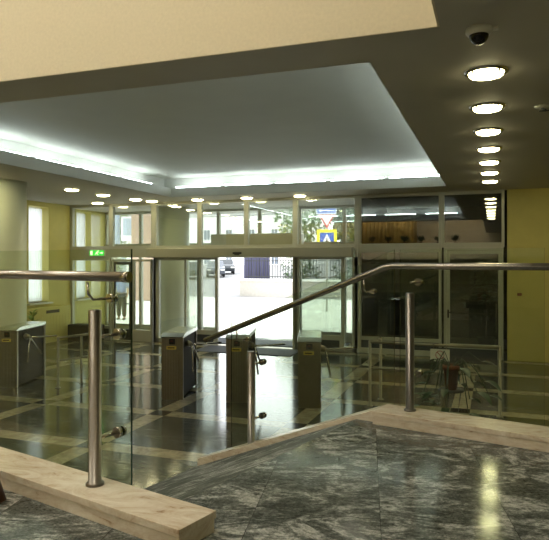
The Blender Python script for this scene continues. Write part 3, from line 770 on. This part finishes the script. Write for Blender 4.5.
# trees
def tree(label, x, y, h, r, rz, mat, n=900, trunk=True, zs=None, leaf=.16, name='tree'):
    t = thing(name, label, 'tree', (x, y, 0), 0, 'trees across the street')
    q = random.Random(int(abs(x*17+y*3)))
    if trunk:
        bm = bmesh.new(); tube(bm, [(0, 0, 0), (.05, .03, h*.4), (0, 0, h*.8)], .13, 10, r2=.05); obj('trunk', bm, M['bark'], t)
    bm = bmesh.new(); zc_ = zs if zs else h*.62
    for k in range(n):
        a = q.random()*2*PI; b = math.acos(q.uniform(-1, 1)); rr = q.random()**.4
        wob = 1+.25*math.sin(3*a+b*4)
        p = Vector((r*rr*wob*math.sin(b)*math.cos(a), r*rr*wob*math.sin(b)*math.sin(a), zc_+rz*rr*math.cos(b)))
        d = Vector((q.uniform(-1, 1), q.uniform(-1, 1), q.uniform(-1, 1))).normalized(); s = d.orthogonal().normalized(); s.rotate(Matrix.Rotation(q.random()*6, 3, d)); u = d.cross(s)
        L = leaf*q.uniform(.7, 1.5)
        bm.faces.new([bm.verts.new(p-s*L*.5), bm.verts.new(p+u*L*.3), bm.verts.new(p+s*L*.5), bm.verts.new(p-u*L*.3)])
    obj('foliage', bm, mat, t, flip=False)
tree('pale leafy tree above the iron fence, left of the street signs', -13.2, 42.5, 7.6, 1.9, 2.8, M['leaf_pale'], 1300, leaf=.26)
tree('green tree directly behind the street signs', -9.9, 47.5, 9.0, 2.4, 4, M['leaf'], 3800, leaf=.36)
tree('dark tree right of the street signs', -7.5, 41, 8.0, 2.0, 3.8, M['leaf'], 3800, leaf=.36)
tree('green shrub just behind the iron fence, beside the hoarding', -11.4, 36.6, 2.4, 1.2, 1.1, M['leaf'], 900, zs=1.3, leaf=.16)
tree('green shrub just behind the iron fence, below the signs', -8.0, 36.6, 2.6, 1.2, 1.3, M['leaf'], 900, zs=1.3, leaf=.16)
tree('leafy tree seen at the far left through the vestibule glass', -23.2, 34, 7.5, 1.1, 3.6, M['leaf_pale'], 1500, zs=4.6, leaf=.2)
tree('dark leaved tree by the corner of the vestibule window', -16.4, 22.0, 6.0, .9, 3.0, M['leaf'], 900, zs=3.6, leaf=.16)
# kiosk-like metal box on pole and advert panel
t = thing('street_cabinet', 'tall blue grey box with framed notice seen through the upper left glass', 'cabinet', (-20.3, 30, -.03), .3)
obj('body', B((-.55, .0, 0, .5, 2.4, 5.2)), M['metal_blue'], t, .12); obj('post', B((-.35, -.2, .15, .35, 0, 2.4)), M['kerb'], t)
bd = obj('notice_board', B((.15, .85, .1, .2, 3.3, 4.7), (.45, .55, .12, .18, 0, 3.3)), M['sign_white'], t); obj('notice_field', B((.25, .75, .09, .1, 3.6, 4.6)), M['metal_blue'], bd)
# buildings
def building(label, x0, x1, y, h, mat, cols, rows, zb, wz, depth=8, rz=0):
    t = thing('building', label, 'building', ((x0+x1)/2, y, 0), rz)
    hw = (x1-x0)/2; obj('walls', B((-hw, hw, 0, depth, 0, h)), mat, t); obj('roof', B((-hw-.3, hw+.3, -.3, depth+.3, h, h+.35)), M['kerb'], t)
    for i in range(cols):
        for j in range(rows):
            cx = -hw+(i+.5)*2*hw/cols; z = zb+j*wz; f = obj('window', B((cx-.55, cx+.55, -.06, .02, z, z+1.6)), M['sign_white'], t)
            obj('pane', B((cx-.45, cx-.04, -.08, -.05, z+.1, z+1.5), (cx+.04, cx+.45, -.08, -.05, z+.1, z+1.5)), M['window_dark'], f)
    return t
building('pale street building far behind the parked cars', -56, -24, 82, 9.2, M['building'], 9, 2, 1.6, 3.6, 10)
building('pinkish stone house corner seen through the upper left glass', -18.45, -17.25, 28.5, 9, M['brick'], 1, 1, 6.5, 3, 1.2)
# overhead wires
t = thing('utility_line', 'dark overhead wires strung between poles above the street', 'power line', (0, 62, 0))
for px0 in (-40, -4):
    bm = bmesh.new(); tube(bm, [(px0, 0, .6), (px0, 0, 10)], .12, 10); obj('pole', bm, M['bark'], t)
for k, (z0_, z1_) in enumerate(((8.2, 9.6), (7.2, 8.2))):
    bm = bmesh.new(); tube(bm, [(-40+i*3, 0, z0_+(z1_-z0_)*i/12-.5*math.sin(PI*i/12)) for i in range(13)], .035, 6); obj('wire', bm, M['black'], t)
# person outside, walking away
px_, py_ = -12.73, 19.0
t = thing('person', 'person in pale blue shirt and dark trousers standing outside, seen from behind', 'person', (px_, py_, -.03), .35)
def skin(name, verts, edges, rad, mat, parent, root=0, lv=1):
    me = bpy.data.meshes.new(name); me.from_pydata(verts, edges, []); me.materials.append(mat)
    o = bpy.data.objects.new(name, me); C.objects.link(o); o.parent = parent
    sk = o.modifiers.new('skin', 'SKIN'); sk.use_smooth_shade = True
    ss = o.modifiers.new('sub', 'SUBSURF'); ss.levels = lv; ss.render_levels = lv+1
    for i, v in enumerate(me.skin_vertices[0].data):
        r = rad[i]; v.radius = (r, r) if not isinstance(r, tuple) else r; v.use_root = (i == root)
    return o
bv = [(0,0,.95),(0,0,1.12),(0,.01,1.30),(0,.01,1.43),(0,0,1.52),(0,-.01,1.60),(0,-.015,1.69),
      (.09,0,.88),(.11,-.02,.50),(.11,.04,.09),(.12,-.10,.04),(-.09,0,.88),(-.10,.05,.50),(-.12,.16,.10),(-.12,.05,.04),
      (.17,.01,1.40),(.24,.02,1.14),(.24,-.06,.90),(.235,-.09,.82),(-.17,.01,1.40),(-.25,.02,1.14),(-.26,-.04,.90),(-.255,-.07,.82)]
be = [(0,1),(1,2),(2,3),(3,4),(4,5),(5,6),(0,7),(7,8),(8,9),(9,10),(0,11),(11,12),(12,13),(13,14),(3,15),(15,16),(16,17),(17,18),(3,19),(19,20),(20,21),(21,22)]
br = [.12,.115,.13,.09,.055,.085,.075,.085,.06,.04,.035,.085,.06,.04,.035,.055,.04,.03,.035,.055,.04,.03,.035]
body = skin('body', bv, be, br, M['skin'], t)
skin('trousers', [bv[i] for i in (0,7,8,9,11,12,13)], [(0,1),(1,2),(2,3),(0,4),(4,5),(5,6)], [.18,.13,.10,.075,.13,.10,.075], M['trousers'], t)
skin('shirt', [bv[i] for i in (0,1,2,3,15,16,19,20)], [(0,1),(1,2),(2,3),(3,4),(4,5),(3,6),(6,7)], [.19,.17,.18,.13,.09,.07,.09,.07], M['shirt'], t)
bm = bmesh.new(); sphere(bm, (0, .012, 1.665), .10, 16, 1.1); obj('hair', bm, M['hair'], t)
for sx, sy in ((.12, -.06), (-.12, .07)): obj('shoe', B((sx-.045, sx+.045, sy-.12, sy+.13, 0, .08)), M['black'], t, .03)
